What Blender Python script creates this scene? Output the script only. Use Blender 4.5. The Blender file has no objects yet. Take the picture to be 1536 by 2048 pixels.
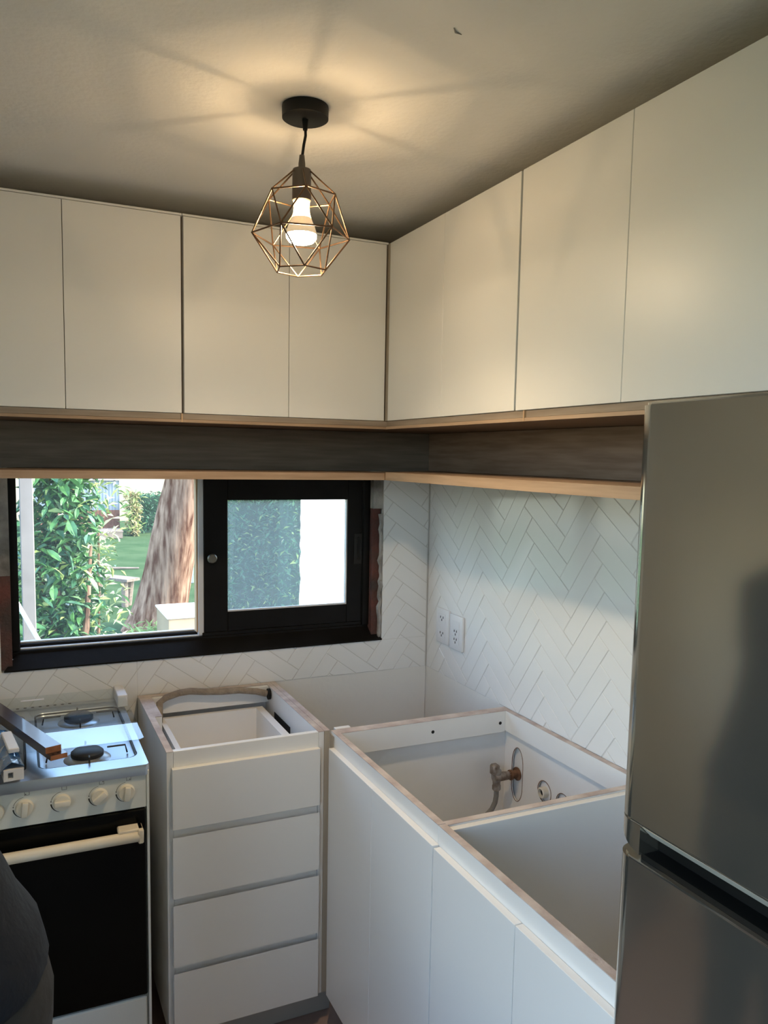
import bpy, bmesh, math, random
from mathutils import Vector, Matrix
random.seed(7)
S = bpy.context.scene
COL = S.collection

# ------------------------------------------------------------------ camera
CAM = Vector((-1.4758, -2.7511, 1.6944))
yaw, pitch, roll = [math.radians(a) for a in (-24.8142, -5.7214, 1.0287)]
fw = Vector((-math.sin(yaw)*math.cos(pitch), math.cos(yaw)*math.cos(pitch), math.sin(pitch)))
rt = Vector((math.cos(yaw), math.sin(yaw), 0)); up = rt.cross(fw)
c_, s_ = math.cos(roll), math.sin(roll)
rt, up = c_*rt + s_*up, -s_*rt + c_*up
cd = bpy.data.cameras.new('camera'); cam = bpy.data.objects.new('camera', cd); COL.objects.link(cam)
M = Matrix((rt, up, -fw)).transposed().to_4x4(); M.translation = CAM
cam.matrix_world = M
cd.sensor_fit = 'VERTICAL'; cd.sensor_height = 36; cd.lens = 1590.71/2048*36
cd.shift_x = 4.21/2048; cd.shift_y = 50.27/2048
cd.clip_start = .02; cd.clip_end = 300
S.camera = cam

# ------------------------------------------------------------------ light and exposure
SKY_STRENGTH, SUN_STRENGTH = 1.1, 4.6
DOME, FILAMENT, BEAM = 210.0, 2800.0, 17.0   # bulb face, filament behind the clear neck, and the reflector's downward beam in watts
WARM = (1.0, .76, .48)
S.view_settings.view_transform = 'Standard'; S.view_settings.look = 'None'
S.view_settings.gamma = 1; S.view_settings.use_curve_mapping = False
S.view_settings.exposure = 0.36
W = bpy.data.worlds.new('sky'); S.world = W; W.use_nodes = True
nt = W.node_tree; bg = nt.nodes['Background']
sky = nt.nodes.new('ShaderNodeTexSky'); sky.sky_type = 'NISHITA'; sky.sun_disc = False
sky.sun_elevation = math.radians(42); sky.sun_rotation = math.radians(115); sky.air_density = 1.2; sky.dust_density = 1.6
nt.links.new(sky.outputs[0], bg.inputs[0]); bg.inputs[1].default_value = SKY_STRENGTH
sd = bpy.data.lights.new('sun', 'SUN'); sun = bpy.data.objects.new('sun', sd); COL.objects.link(sun)
sd.energy = SUN_STRENGTH; sd.angle = math.radians(.6); sd.color = (1, .91, .78)
sun.rotation_euler = Vector((-.86, .42, -.80)).to_track_quat('-Z', 'Y').to_euler()

# ------------------------------------------------------------------ materials
def new_mat(name):
    m = bpy.data.materials.new(name); m.use_nodes = True
    return m, m.node_tree, m.node_tree.nodes['Principled BSDF']
def mat(name, col, rough=.5, metal=0., var=None, bump=None, stretch=(1,1,1), col2=None, coat=0., spec=None):
    """var=(scale, amount) colour variation, bump=(scale, strength)."""
    m, t, b = new_mat(name)
    b.inputs['Base Color'].default_value = (*col, 1); b.inputs['Roughness'].default_value = rough; b.inputs['Metallic'].default_value = metal
    if spec is not None: b.inputs['Specular IOR Level'].default_value = spec
    if coat: b.inputs['Coat Weight'].default_value = coat; b.inputs['Coat Roughness'].default_value = .08
    if var or bump:
        tc = t.nodes.new('ShaderNodeTexCoord'); mp = t.nodes.new('ShaderNodeMapping'); mp.inputs['Scale'].default_value = stretch
        t.links.new(tc.outputs['Object'], mp.inputs[0])
    if var:
        n = t.nodes.new('ShaderNodeTexNoise'); n.inputs['Scale'].default_value = var[0]; n.inputs['Detail'].default_value = 6
        t.links.new(mp.outputs[0], n.inputs[0])
        mx = t.nodes.new('ShaderNodeMix'); mx.data_type = 'RGBA'
        c2 = col2 or tuple(c*(1-var[1]) for c in col)
        mx.inputs[6].default_value = (*col, 1); mx.inputs[7].default_value = (*c2, 1)
        r = t.nodes.new('ShaderNodeMapRange'); r.inputs[1].default_value = .35; r.inputs[2].default_value = .65
        t.links.new(n.outputs[0], r.inputs[0]); t.links.new(r.outputs[0], mx.inputs[0]); t.links.new(mx.outputs[2], b.inputs['Base Color'])
    if bump:
        n2 = t.nodes.new('ShaderNodeTexNoise'); n2.inputs['Scale'].default_value = bump[0]; n2.inputs['Detail'].default_value = 4
        t.links.new(mp.outputs[0], n2.inputs[0])
        bp = t.nodes.new('ShaderNodeBump'); bp.inputs['Strength'].default_value = bump[1]; bp.inputs['Distance'].default_value = .01
        t.links.new(n2.outputs[0], bp.inputs['Height']); t.links.new(bp.outputs[0], b.inputs['Normal'])
    return m
def glass_mat(name, tint, haze=0., rough=0., ior=1.5):
    """thin pane: clear with a fresnel reflection, haze = share of dusty diffuse film"""
    m, t, b = new_mat(name); t.nodes.remove(b)
    out = t.nodes['Material Output']
    tr = t.nodes.new('ShaderNodeBsdfTransparent'); tr.inputs[0].default_value = (*tint, 1)
    gl = t.nodes.new('ShaderNodeBsdfGlossy'); gl.inputs['Roughness'].default_value = rough
    fr = t.nodes.new('ShaderNodeFresnel'); fr.inputs[0].default_value = ior
    ge = t.nodes.new('ShaderNodeNewGeometry'); iv = t.nodes.new('ShaderNodeMath'); iv.operation = 'SUBTRACT'; iv.inputs[0].default_value = 1.
    t.links.new(ge.outputs['Backfacing'], iv.inputs[1]); ml = t.nodes.new('ShaderNodeMath'); ml.operation = 'MULTIPLY'   # reflect once, on the outer face
    t.links.new(fr.outputs[0], ml.inputs[0]); t.links.new(iv.outputs[0], ml.inputs[1])
    mx = t.nodes.new('ShaderNodeMixShader'); t.links.new(ml.outputs[0], mx.inputs[0])
    src = tr.outputs[0]
    if haze:
        df = t.nodes.new('ShaderNodeBsdfTranslucent'); df.inputs[0].default_value = (.85, .92, .95, 1)
        hz = t.nodes.new('ShaderNodeMixShader'); hz.inputs[0].default_value = haze
        t.links.new(tr.outputs[0], hz.inputs[1]); t.links.new(df.outputs[0], hz.inputs[2]); src = hz.outputs[0]
    t.links.new(src, mx.inputs[1]); t.links.new(gl.outputs[0], mx.inputs[2]); t.links.new(mx.outputs[0], out.inputs[0])
    return m
def emit_mat(name, col, strength):
    m, t, b = new_mat(name)
    b.inputs['Base Color'].default_value = (.9, .88, .8, 1)
    b.inputs['Emission Color'].default_value = (*col, 1); b.inputs['Emission Strength'].default_value = strength
    return m
def wood_mat(name, light, dark, axis, rough=.5):
    st = [22, 22, 22]; st['xyz'.index(axis)] = 1.6
    return mat(name, light, rough, var=(3., 1), col2=dark, stretch=st, bump=(4, .06))

m_ceil = mat('ceiling_paint', (.84, .83, .80), .8, var=(1.3, .10), bump=(70, .14))
m_wall = mat('wall_paint', (.84, .83, .81), .7, var=(2, .05), bump=(40, .08))
m_wall_room = mat('wall_paint_room', (.74, .69, .60), .7, var=(2, .06))
m_raw = mat('raw_plaster', (.50, .48, .45), .95, var=(9, 1), col2=(.16, .15, .14), bump=(60, .8))
m_brick = mat('raw_brick', (.15, .055, .045), .95, var=(11, 1), col2=(.07, .05, .045), bump=(80, .8))
m_grout = mat('grout', (.66, .655, .64), .9)
m_tile = mat('ceramic_tile', (.87, .875, .88), .09, var=(3, .03), bump=(9, .035))
m_white = mat('white_melamine', (.85, .845, .825), .38, var=(1.2, .02))
m_inner = mat('white_board', (.86, .85, .835), .5, var=(5, .04))
m_mdf = mat('dusty_board_edge', (.47, .38, .345), .9, var=(16, 1), col2=(.66, .58, .53), bump=(90, .3))
m_edge = mat('beige_board_edge', (.45, .39, .31), .7)
m_oak_x = wood_mat('oak_dimmer_x', (.47, .325, .22), (.36, .24, .155), 'x')  # same oak as the right run, dimmer light put into the colour
m_oak_y = wood_mat('oak_lit_y', (.56, .395, .27), (.44, .30, .20), 'y')  # lit copy of the shelf oak, brighter light put into the colour
m_dark_x = wood_mat('grey_oak_dimmer_x', (.25, .225, .20), (.175, .155, .14), 'x', .6)  # panel wood of the back run, darkened in colour for its deeper shade
m_dark_y = wood_mat('grey_oak_lit_y', (.38, .295, .235), (.26, .195, .155), 'y', .6)  # same panel wood, lightened in colour for the better lit right run
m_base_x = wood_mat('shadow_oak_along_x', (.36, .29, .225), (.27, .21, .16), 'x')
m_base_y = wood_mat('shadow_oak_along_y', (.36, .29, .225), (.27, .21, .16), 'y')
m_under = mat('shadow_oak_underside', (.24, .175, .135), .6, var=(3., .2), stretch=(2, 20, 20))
m_frame = mat('dark_window_paint', (.008, .007, .0065), .45, var=(12, .4), bump=(50, .06), spec=.2)
m_stile = mat('bare_wood', (.60, .40, .24), .7)
m_whitep = mat('white_plastic', (.82, .82, .84), .35)
m_track = mat('pale_track', (.75, .76, .78), .4)
m_steel = mat('brushed_steel', (.56, .60, .66), .30, .82, var=(4, .10), bump=(3, .05))
m_black = mat('black_metal', (.007, .007, .0065), .5, spec=.25)
m_iron = mat('black_enamel', (.02, .02, .022), .5, var=(30, .4))
m_hole = mat('dark_hole', (.01, .01, .01), .9)
m_ovenglass = mat('black_oven_glass', (.004, .0045, .004), .10, spec=.12)
m_enamel = mat('white_enamel', (.74, .76, .72), .3, var=(6, .04))
m_knob = mat('cream_knob', (.76, .72, .62), .45)
m_handle = mat('cream_handle', (.82, .74, .60), .5, var=(7, 1), col2=(.74, .62, .45))
m_mark = mat('black_print', (.02, .02, .02), .6)
m_bronze = mat('bronze_wire', (.15, .092, .055), .4, .9)
m_socket = mat('dark_socket', (.12, .10, .085), .5, .3)
def bulb_mat(name, share, glow):
    m, t, b = new_mat(name); out = t.nodes['Material Output']
    b.inputs['Base Color'].default_value = (.80, .68, .46, 1); b.inputs['Roughness'].default_value = .2; b.inputs['Metallic'].default_value = .5
    b.inputs['Emission Color'].default_value = (*WARM, 1); b.inputs['Emission Strength'].default_value = glow
    tr = t.nodes.new('ShaderNodeBsdfTransparent'); tr.inputs[0].default_value = (1, .93, .80, 1)
    mx = t.nodes.new('ShaderNodeMixShader'); mx.inputs[0].default_value = share
    t.links.new(tr.outputs[0], mx.inputs[1]); t.links.new(b.outputs[0], mx.inputs[2]); t.links.new(mx.outputs[0], out.inputs[0]); return m
m_bulbglass = bulb_mat('silvered_bulb', 1., .35)
m_neck = bulb_mat('clear_bulb_neck', .6, 3.)
m_dome = emit_mat('lit_bulb_face', WARM, DOME)
m_filament = emit_mat('lit_filament', WARM, FILAMENT)
m_fridge = mat('dark_inox', (.56, .54, .48), .11, .92, bump=(1.6, .07))
m_fridge_side = mat('fridge_side', (.10, .10, .10), .4, .3)
m_chrome = mat('grey_trim', (.60, .62, .58), .4, .2)
m_hose = mat('dusty_hose', (.36, .29, .22), .8, var=(30, 1), col2=(.24, .19, .15), bump=(120, .5))
m_hosegrey = mat('grey_hose', (.21, .20, .19), .55, bump=(160, .4))
m_brassold = mat('old_valve', (.40, .37, .34), .55, .4, var=(40, 1), col2=(.17, .12, .09), bump=(90, .4))
m_rust = mat('rusty_ring', (.22, .11, .06), .8, var=(50, .5))
m_trimwood = mat('dark_stained_trim', (.055, .033, .028), .33, var=(6, .4), stretch=(6, 1.5, 6), coat=.4)
m_endgrain = mat('fresh_cut_wood', (.42, .17, .075), .8, var=(40, .35))
m_film = mat('blue_film', (.035, .13, .32), .12, bump=(18, .4), coat=.5)
m_floor = mat('terracotta_floor', (.36, .26, .23), .35, var=(3, .15))
m_kick = mat('kick_board', (.42, .40, .36), .5)
m_lidglass = glass_mat('lid_glass', (.95, .975, .975), ior=1.75)
m_pane = glass_mat('window_glass', (.97, .99, .99), .014)
m_haze = glass_mat('dusty_window_glass', (.93, .97, .98), .075)
# outdoors
m_grass = mat('grass', (.042, .078, .034), .9, var=(1.6, 1), col2=(.068, .105, .05), bump=(40, .8), spec=0)
m_blade = mat('grass_blade', (.30, .42, .16), .8)
m_bark = mat('bark', (.085, .032, .017), .95, var=(5., 1), col2=(.34, .22, .155), stretch=(3, 3, .5), bump=(9, 1.), spec=.05)
m_leafA = mat('leaf_green', (.075, .21, .06), .38, var=(9, .5))
m_leafB = mat('leaf_teal', (.05, .15, .075), .35, var=(9, .4))
m_leafC = mat('leaf_young', (.27, .36, .11), .5)
m_hedge = mat('hedge_leaf', (.095, .22, .11), .5, var=(9, .5), spec=.2)
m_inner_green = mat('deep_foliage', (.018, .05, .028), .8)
m_dry = mat('dry_leaf', (.36, .30, .15), .7)
m_plank = mat('weathered_wood', (.24, .19, .155), .9, var=(5, .4), stretch=(1, 8, 8))
m_shed = mat('shed_sheet', (.18, .22, .27), .6)
m_shedrust = mat('shed_rust', (.20, .09, .06), .9, var=(6, .3))
m_ledge = mat('tan_masonry', (.42, .31, .21), .9, var=(4, .15))
m_render = mat('white_render', (.90, .89, .86), .9, bump=(20, .5))
m_post = mat('grey_post', (.20, .185, .18), .8, var=(6, .2))
m_block = mat('grey_block', (.2, .24, .27), .9)
m_roof = mat('roof', (.25, .2, .18), .9)
# person
m_skin = mat('skin', (.55, .34, .25), .55)
m_navy = mat('navy_cloth', (.006, .008, .014), .85, bump=(25, .5))
m_greycloth = mat('grey_cloth', (.04, .036, .032), .9, bump=(40, .3))
m_hair = mat('dark_hair', (.02, .014, .01), .6, bump=(60, .6))
m_shoe = mat('black_shoe', (.015, .015, .015), .5)

# ------------------------------------------------------------------ mesh helpers
def wloc(o):
    v = Vector((0, 0, 0))
    while o: v += o.location; o = o.parent
    return v
def obj(name, bm, m, parent=None, smooth=False, label=None):
    """link one bmesh (in world coordinates) as one object"""
    if parent: bmesh.ops.translate(bm, verts=bm.verts, vec=-wloc(parent))
    bmesh.ops.recalc_face_normals(bm, faces=bm.faces)
    me = bpy.data.meshes.new(name); bm.to_mesh(me); bm.free()
    for mm in (m if isinstance(m, (list, tuple)) else [m]): me.materials.append(mm)
    if smooth:
        for p in me.polygons: p.use_smooth = True
        if hasattr(me, 'set_sharp_from_angle'): me.set_sharp_from_angle(angle=math.radians(40))
    o = bpy.data.objects.new(name, me); COL.objects.link(o); o.parent = parent
    if label: o['label'] = label
    return o
def thing(name, label, cat, loc, group=None):
    o = bpy.data.objects.new(name, None); COL.objects.link(o); o.location = loc
    o.empty_display_size = .1
    o['label'] = label; o['category'] = cat
    if group: o['group'] = group
    return o
def struct(o): o['kind'] = 'structure'; return o
def struct_root(name, loc=(0, 0, 0)):
    o = bpy.data.objects.new(name, None); COL.objects.link(o); o.location = loc; o['kind'] = 'structure'; return o
def bx(bm, x0, x1, y0, y1, z0, z1, bev=0., seg=1):
    v = [bm.verts.new((x, y, z)) for x in (x0, x1) for y in (y0, y1) for z in (z0, z1)]
    fs = [bm.faces.new([v[i] for i in q]) for q in ((0,1,3,2),(4,6,7,5),(0,4,5,1),(2,3,7,6),(0,2,6,4),(1,5,7,3))]
    if bev:
        es = list({e for f in fs for e in f.edges})
        bmesh.ops.bevel(bm, geom=es, offset=bev, segments=seg, affect='EDGES', profile=.5)
    return fs
def box(name, c, m, parent=None, bev=.0015, seg=1, label=None, smooth=False):
    bm = bmesh.new(); bx(bm, *c, bev=bev, seg=seg); return obj(name, bm, m, parent, label=label, smooth=smooth)
def frame_of(d):
    d = d.normalized(); a = Vector((0, 0, 1)) if abs(d.z) < .9 else Vector((1, 0, 0))
    u = d.cross(a).normalized(); return u, d.cross(u)
def tube(bm, pts, r, n=8, closed=False):
    pts = [Vector(p) for p in pts]; rings = []
    rs = r if isinstance(r, (list, tuple)) else [r]*len(pts)
    u = None
    for i, p in enumerate(pts):
        d = (pts[min(i+1, len(pts)-1)] - pts[max(i-1, 0)])
        if u is None: u, v = frame_of(d)
        else:
            d.normalize(); u = (u - d*u.dot(d)).normalized(); v = d.cross(u)
        rings.append([bm.verts.new(p + rs[i]*(math.cos(2*math.pi*k/n)*u + math.sin(2*math.pi*k/n)*v)) for k in range(n)])
    for a, b in zip(rings, rings[1:]):
        for k in range(n): bm.faces.new((a[k], a[(k+1) % n], b[(k+1) % n], b[k]))
    bm.faces.new(rings[0][::-1]); bm.faces.new(rings[-1])
def lathe(bm, prof, loc, axis=(0, 0, 1), n=32, cap=True):
    """prof: list of (radius, height along the axis)"""
    ax = Vector(axis).normalized(); u, v = frame_of(ax); loc = Vector(loc); rings = []
    for r, h in prof:
        if r < 1e-6: rings.append([bm.verts.new(loc + ax*h)])
        else: rings.append([bm.verts.new(loc + ax*h + r*(math.cos(2*math.pi*k/n)*u + math.sin(2*math.pi*k/n)*v)) for k in range(n)])
    for a, b in zip(rings, rings[1:]):
        for k in range(n):
            q = [a[k % len(a)], a[(k+1) % len(a)], b[(k+1) % len(b)], b[k % len(b)]]
            q2 = []
            for x in q:
                if x not in q2: q2.append(x)
            if len(q2) > 2: bm.faces.new(q2)
    if cap:
        for rr in (rings[0], rings[-1]):
            if len(rr) > 2: bm.faces.new(rr)
def prism(bm, poly, ext):
    """poly: 3-D points, ext: extrusion vector"""
    e = Vector(ext); a = [bm.verts.new(Vector(p)) for p in poly]; b = [bm.verts.new(Vector(p)+e) for p in poly]
    bm.faces.new(a); bm.faces.new(b[::-1]); n = len(a)
    for i in range(n): bm.faces.new((a[i], b[i], b[(i+1) % n], a[(i+1) % n]))

FZ = -.07          # floor height (z = 0.87 is the top of the base cabinets)
CZ = 2.445         # ceiling

# ------------------------------------------------------------------ room shell
struct(box('floor', (-2.45, .15, -4.3, .17, FZ-.1, FZ), m_floor, bev=0))
struct(box('ceiling', (-2.6, .2, -4.4, .25, CZ, CZ+.12), m_ceil, bev=0))
ceil_ = bpy.data.objects['ceiling']
bm = bmesh.new(); tube(bm, [(-.757, -1.459, CZ-.0004), (-.748, -1.449, CZ-.0006), (-.734, -1.446, CZ-.0004)], [.0008, .0022, .0006], 6); obj('paint_chip', bm, m_raw, ceil_)
wx0, wx1, wz0, wz1 = -1.53, -.198, .99, 1.66      # opening for the window
bm = bmesh.new()
WY = .0025
bx(bm, -2.45, wx0, WY, .17, FZ, CZ); bx(bm, wx1, 0, WY, .17, FZ, CZ)
bx(bm, wx0, wx1, WY, .17, FZ, wz0); bx(bm, wx0, wx1, WY, .17, wz1, CZ)
wall_back = struct(obj('wall_back', bm, m_wall))
wall_right = struct(box('wall_right', (WY, .15, -4.3, .17, FZ, CZ), m_wall, bev=0))
bm = bmesh.new()
dy0, dy1, dz0, dz1 = -3.5, -1.80, .62, 2.36         # unseen open window added in the left wall, sized to bring in daylight
bx(bm, -2.45, -2.3, -4.3, dy0, FZ, CZ); bx(bm, -2.45, -2.3, dy1, WY, FZ, CZ); bx(bm, -2.45, -2.3, dy0, dy1, dz1, CZ); bx(bm, -2.45, -2.3, dy0, dy1, FZ, dz0)
struct(obj('wall_left', bm, m_wall_room))
struct(box('wall_front', (-2.45, .15, -4.3, -4.2, FZ, CZ), m_wall_room, bev=0))
w2_ = struct_root('added_window', (-2.3, (dy0+dy1)/2, dz0))
for c in ((dy0, dy0+.05, dz0, dz1), (dy1-.05, dy1, dz0, dz1), (dy0+.05, dy1-.05, dz0, dz0+.05), (dy0+.05, dy1-.05, dz1-.05, dz1)): box('frame_bar', (-2.46, -2.29, *c), m_frame, w2_)
# raw masonry left bare beside the window, where old trim was taken off
bm = bmesh.new(); bx(bm, -1.53, -1.497, .004, .15, 1.30, 1.64); bx(bm, -.238, -.198, .006, .15, 1.50, 1.64)
obj('raw_plaster', bm, m_raw, wall_back, label='bare grey plaster patches beside the window')
bm = bmesh.new(); bx(bm, -1.53, -1.497, .006, .15, .995, 1.30); bx(bm, -.238, -.207, .012, .15, .995, 1.50)
obj('raw_brick', bm, m_brick, wall_back, label='bare red brick edge beside the window')
bm = bmesh.new()
pr = random.Random(3); z = 1.0
pts = []
while z < 1.5:
    pts.append((-.2055 + pr.uniform(-.006, .003), .004, z)); z += .02
tube(bm, pts, [pr.uniform(.005, .010) for _ in pts], 5)
obj('plaster_edge', bm, m_raw, wall_back)

# ------------------------------------------------------------------ herringbone tiles
TW, TL, GAP, TT = .0565, .2215, .0017, .006
def clip(poly, rect):
    for ax, lim, sgn in ((0, rect[0], 1), (0, rect[1], -1), (1, rect[2], 1), (1, rect[3], -1)):
        out = []
        for i in range(len(poly)):
            a, b = poly[i-1], poly[i]
            da, db = sgn*(a[ax]-lim), sgn*(b[ax]-lim)
            if (da >= 0) != (db >= 0):
                t = da/(da-db); out.append((a[0]+t*(b[0]-a[0]), a[1]+t*(b[1]-a[1])))
            if db >= 0: out.append(b)
        poly = out
        if len(poly) < 3: return None
    return poly
def area(p): return abs(sum(p[i-1][0]*p[i][1]-p[i][0]*p[i-1][1] for i in range(len(p))))/2
full_mesh = {}
def tile_mesh(polys, key=None):
    if key and key in full_mesh: return full_mesh[key]
    bm = bmesh.new()
    for p in polys:
        cx = sum(q[0] for q in p)/len(p); cy = sum(q[1] for q in p)/len(p)
        lo = [bm.verts.new((x, y, -TT)) for x, y in p]
        mid = [bm.verts.new((x, y, -.0014)) for x, y in p]
        top = []
        for x, y in p:
            d = math.hypot(cx-x, cy-y); k = min(.0022/d, .4) if d else 0
            top.append(bm.verts.new((x+(cx-x)*k, y+(cy-y)*k, 0)))
        n = len(p); bm.faces.new(top)
        for i in range(n):
            j = (i+1) % n
            bm.faces.new((lo[i], lo[j], mid[j], mid[i])); bm.faces.new((mid[i], mid[j], top[j], top[i]))
    bmesh.ops.recalc_face_normals(bm, faces=bm.faces)
    me = bpy.data.meshes.new('tile'); bm.to_mesh(me); bm.free(); me.materials.append(m_tile)
    if key: full_mesh[key] = me
    return me
def herringbone(parent, S0, theta, anchor, regions, to_world, sdir, ndir):
    """anchor: tile coordinate that lies at wall point S0; a runs down-right, b up-right"""
    a = (math.cos(theta), -math.sin(theta)); b = (math.sin(theta), math.cos(theta)); rnd = random.Random(11)
    def st(p, q):
        p -= anchor[0]; q -= anchor[1]
        return (S0[0]+p*a[0]+q*b[0], S0[1]+p*a[1]+q*b[1])
    up = Vector((0, 0, 1)); n = 0
    for mm in range(-12, 13):
        for kk in range(-45, 46):
            for kind in (0, 1):
                p0 = kk*TW + mm*TL + (TL if kind else 0); q0 = -kk*TW + mm*TL
                dp, dq = (TW, TL) if kind else (TL, TW)
                c = st(p0+dp/2, q0+dq/2)
                if not any(r[0]-.25 < c[0] < r[1]+.25 and r[2]-.25 < c[1] < r[3]+.25 for r in regions): continue
                g = GAP/2
                quad = [st(p0+g, q0+g), st(p0+dp-g, q0+g), st(p0+dp-g, q0+dq-g), st(p0+g, q0+dq-g)]
                A = area(quad); polys = []
                for r in regions:
                    pc = clip(quad, r)
                    if pc and area(pc) > 2e-5: polys.append(pc)
                if not polys: continue
                whole = len(polys) == 1 and abs(area(polys[0])-A) < 1e-8
                loc = [[((x-c[0]), (y-c[1])) for x, y in p] for p in polys]
                me = tile_mesh(loc, (parent.name, kind) if whole else None)
                o = bpy.data.objects.new('tile', me); COL.objects.link(o); o.parent = parent
                R = Matrix((sdir, up, ndir)).transposed().to_4x4()
                tilt = Matrix.Rotation(rnd.gauss(0, .0022), 4, sdir) @ Matrix.Rotation(rnd.gauss(0, .0022), 4, up)
                R = tilt @ R; R.translation = to_world(c[0], c[1]); o.matrix_local = R; n += 1
    return n
TB = .868
nb = herringbone(wall_back, (-.178, 1.400), math.radians(36.07), (0, 0),
    [(-1.113, -.004, TB, .99), (-1.80, -1.113, .78, .99), (-.198, -.004, .99, 1.62)],
    lambda s, z: Vector((s, 0, z)), Vector((1, 0, 0)), Vector((0, -1, 0)))
nr = herringbone(wall_right, (1.007, 1.492), math.radians(35.0), (TL+TW, TL),
    [(.004, 1.90, TB, 1.62)],
    lambda s, z: Vector((0, -s, z)), Vector((0, -1, 0)), Vector((-1, 0, 0)))
print('tiles', nb, nr)
bm = bmesh.new(); bx(bm, -1.113, 0, .0012, .0025, TB, .99); bx(bm, -1.80, -1.113, .0012, .0025, .78, .99); bx(bm, -.198, 0, .0012, .0025, .99, 1.62)
obj('grout', bm, m_grout, wall_back)
bm = bmesh.new(); bx(bm, .0012, .0025, -1.9, 0, TB, 1.62); obj('grout', bm, m_grout, wall_right)

# ------------------------------------------------------------------ window
win = struct_root('window_1', (-.87, .05, 1.03))
bm = bmesh.new()   # sloping sill trim with mitred ends
A = [(-1.522, -.004, .990), (-.199, -.004, .990), (-.199, .02, .990), (-1.522, .02, .990)]
B = [(-1.522, -.008, .996), (-.199, -.008, .996)]; T = [(-1.478, .048, 1.040), (-.238, .048, 1.040)]; T2 = [(-1.478, .06, 1.040), (-.238, .06, 1.040)]
v = {k: bm.verts.new(p) for k, p in dict(a=A[0], b=A[1], c=A[2], d=A[3], e=B[0], f=B[1], g=T[0], h=T[1], i=T2[0], j=T2[1]).items()}
for q in ('abfe', 'efhg', 'ghji', 'dcba', 'ijcd', 'aegid', 'bcjhf'): bm.faces.new([v[k] for k in q])
obj('sill_trim', bm, m_frame, win)
box('frame_bottom', (-1.497, -.236, .046, .14, 1.020, 1.046), m_frame, win)
box('frame_top', (-1.497, -.236, .046, .14, 1.615, 1.655), m_frame, win)
box('frame_side', (-1.497, -1.473, .040, .14, 1.046, 1.615), m_frame, win)
box('frame_side', (-.264, -.238, .036, .14, 1.046, 1.615), m_frame, win)
box('sash_rail', (-.880, -.2645, .047, .079, 1.0462, 1.0592), m_frame, win)
box('track', (-1.473, -.876, .056, .070, 1.046, 1.0515), m_track, win)
box('fixed_rail', (-1.473, -.88, .075, .11, 1.046, 1.060), m_frame, win)
box('glazing_bead', (-1.473, -.90, .090, .110, 1.060, 1.066), m_track, win)
box('meeting_stile', (-.893, -.874, .052, .09, 1.050, 1.615), m_track, win)
box('wood_strip', (-.899, -.893, .060, .095, 1.060, 1.615), m_stile, win)
box('pane', (-1.473, -.893, .0975, .1005, 1.06, 1.615), m_pane, win, bev=0)
bm = bmesh.new()
sx0, sx1, sz0, sz1 = -.874, -.266, 1.060, 1.614; gx0, gx1, gz0, gz1 = -.789, -.327, 1.130, 1.533
bx(bm, sx0, gx0, .046, .078, sz0, sz1, .002); bx(bm, gx1, sx1, .046, .078, sz0, sz1, .002)
bx(bm, gx0, gx1, .0462, .0778, sz0, gz0, .002); bx(bm, gx0, gx1, .0462, .0778, gz1, sz1, .002)
sash = obj('sash', bm, m_frame, win)
bm = bmesh.new(); bx(bm, gx0, gx1, .060, .063, gz0, gz1); obj('pane', bm, m_haze, sash)
bm = bmesh.new(); bx(bm, gx0, gx1, .050, .058, gz0, gz0+.006); bx(bm, gx1-.005, gx1, .050, .058, gz0+.006, gz1); obj('glazing_bead', bm, m_track, sash)
bm = bmesh.new(); lathe(bm, [(.007, 0), (.007, .010), (.016, .012), (.0175, .018), (.014, .023), (0, .0245)], (-.849, .046, 1.328), (0, -1, 0), 20)
obj('knob', bm, mat('old_nickel', (.22, .21, .18), .35, .9), sash, smooth=True)
bm = bmesh.new(); bx(bm, -.300, -.268, .043, .046, 1.285, 1.402, .001); pl = obj('pull_plate', bm, mat('pull_bronze', (.022, .02, .018), .4, .5), sash)
bm = bmesh.new()
tube(bm, [(-.284, .0425, 1.30), (-.278, .0425, 1.312), (-.282, .0425, 1.325), (-.282, .0425, 1.360), (-.278, .0425, 1.375), (-.284, .0425, 1.388)], .006, 8)
obj('pull_slot', bm, m_hole, sash)

# ------------------------------------------------------------------ wall cabinets
UZ0, UZ1 = 1.8155, 2.386
def wall_cabinet(label, run, c0, c1, splits, ends):
    """run 'x': along the back wall, 'y': along the right wall; c0<c1 carcass, splits: door limits"""
    if run == 'x':
        t = thing('wall_cabinet', label, 'cabinet', ((c0+c1)/2, -.16, UZ0), 'white wall cabinets under the ceiling')
        box('carcass', (c0, c1, -.3155, -.004, UZ0, UZ1), m_edge, t, .001)
        for a, b in splits: box('door', (a+.0009, b-.0009, -.334, -.3165, UZ0-.0005, UZ1-.005), m_white, t, .0008)
        box('top_panel', (c0, c1, -.334, -.004, UZ1-.0035, UZ1+.0025), m_white, t, .0005)
    else:
        t = thing('wall_cabinet', label, 'cabinet', (-.16, (c0+c1)/2, UZ0), 'white wall cabinets under the ceiling')
        box('carcass', (-.3315, -.004, c0, c1, UZ0, UZ1), m_edge, t, .001)
        for a, b in splits: box('door', (-.350, -.3325, a+.0008, b-.0008, UZ0-.0005, UZ1), m_white, t, .0008)
    return t
wall_cabinet('white two-door wall cabinet at the left end, above the stove', 'x', -1.6665, -1.0165, [(-1.6655, -1.3405), (-1.3405, -1.0188)], 0)
wall_cabinet('white two-door wall cabinet behind the pendant lamp, left of the corner', 'x', -1.0145, -.352, [(-1.0128, -.6886), (-.6886, -.3575)], 0)
wall_cabinet('narrow white two-door wall cabinet on the right wall, touching the corner', 'y', -1.0815, -.012, [(-1.0797, -.7042), (-.7042, -.342)], 0)
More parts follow.
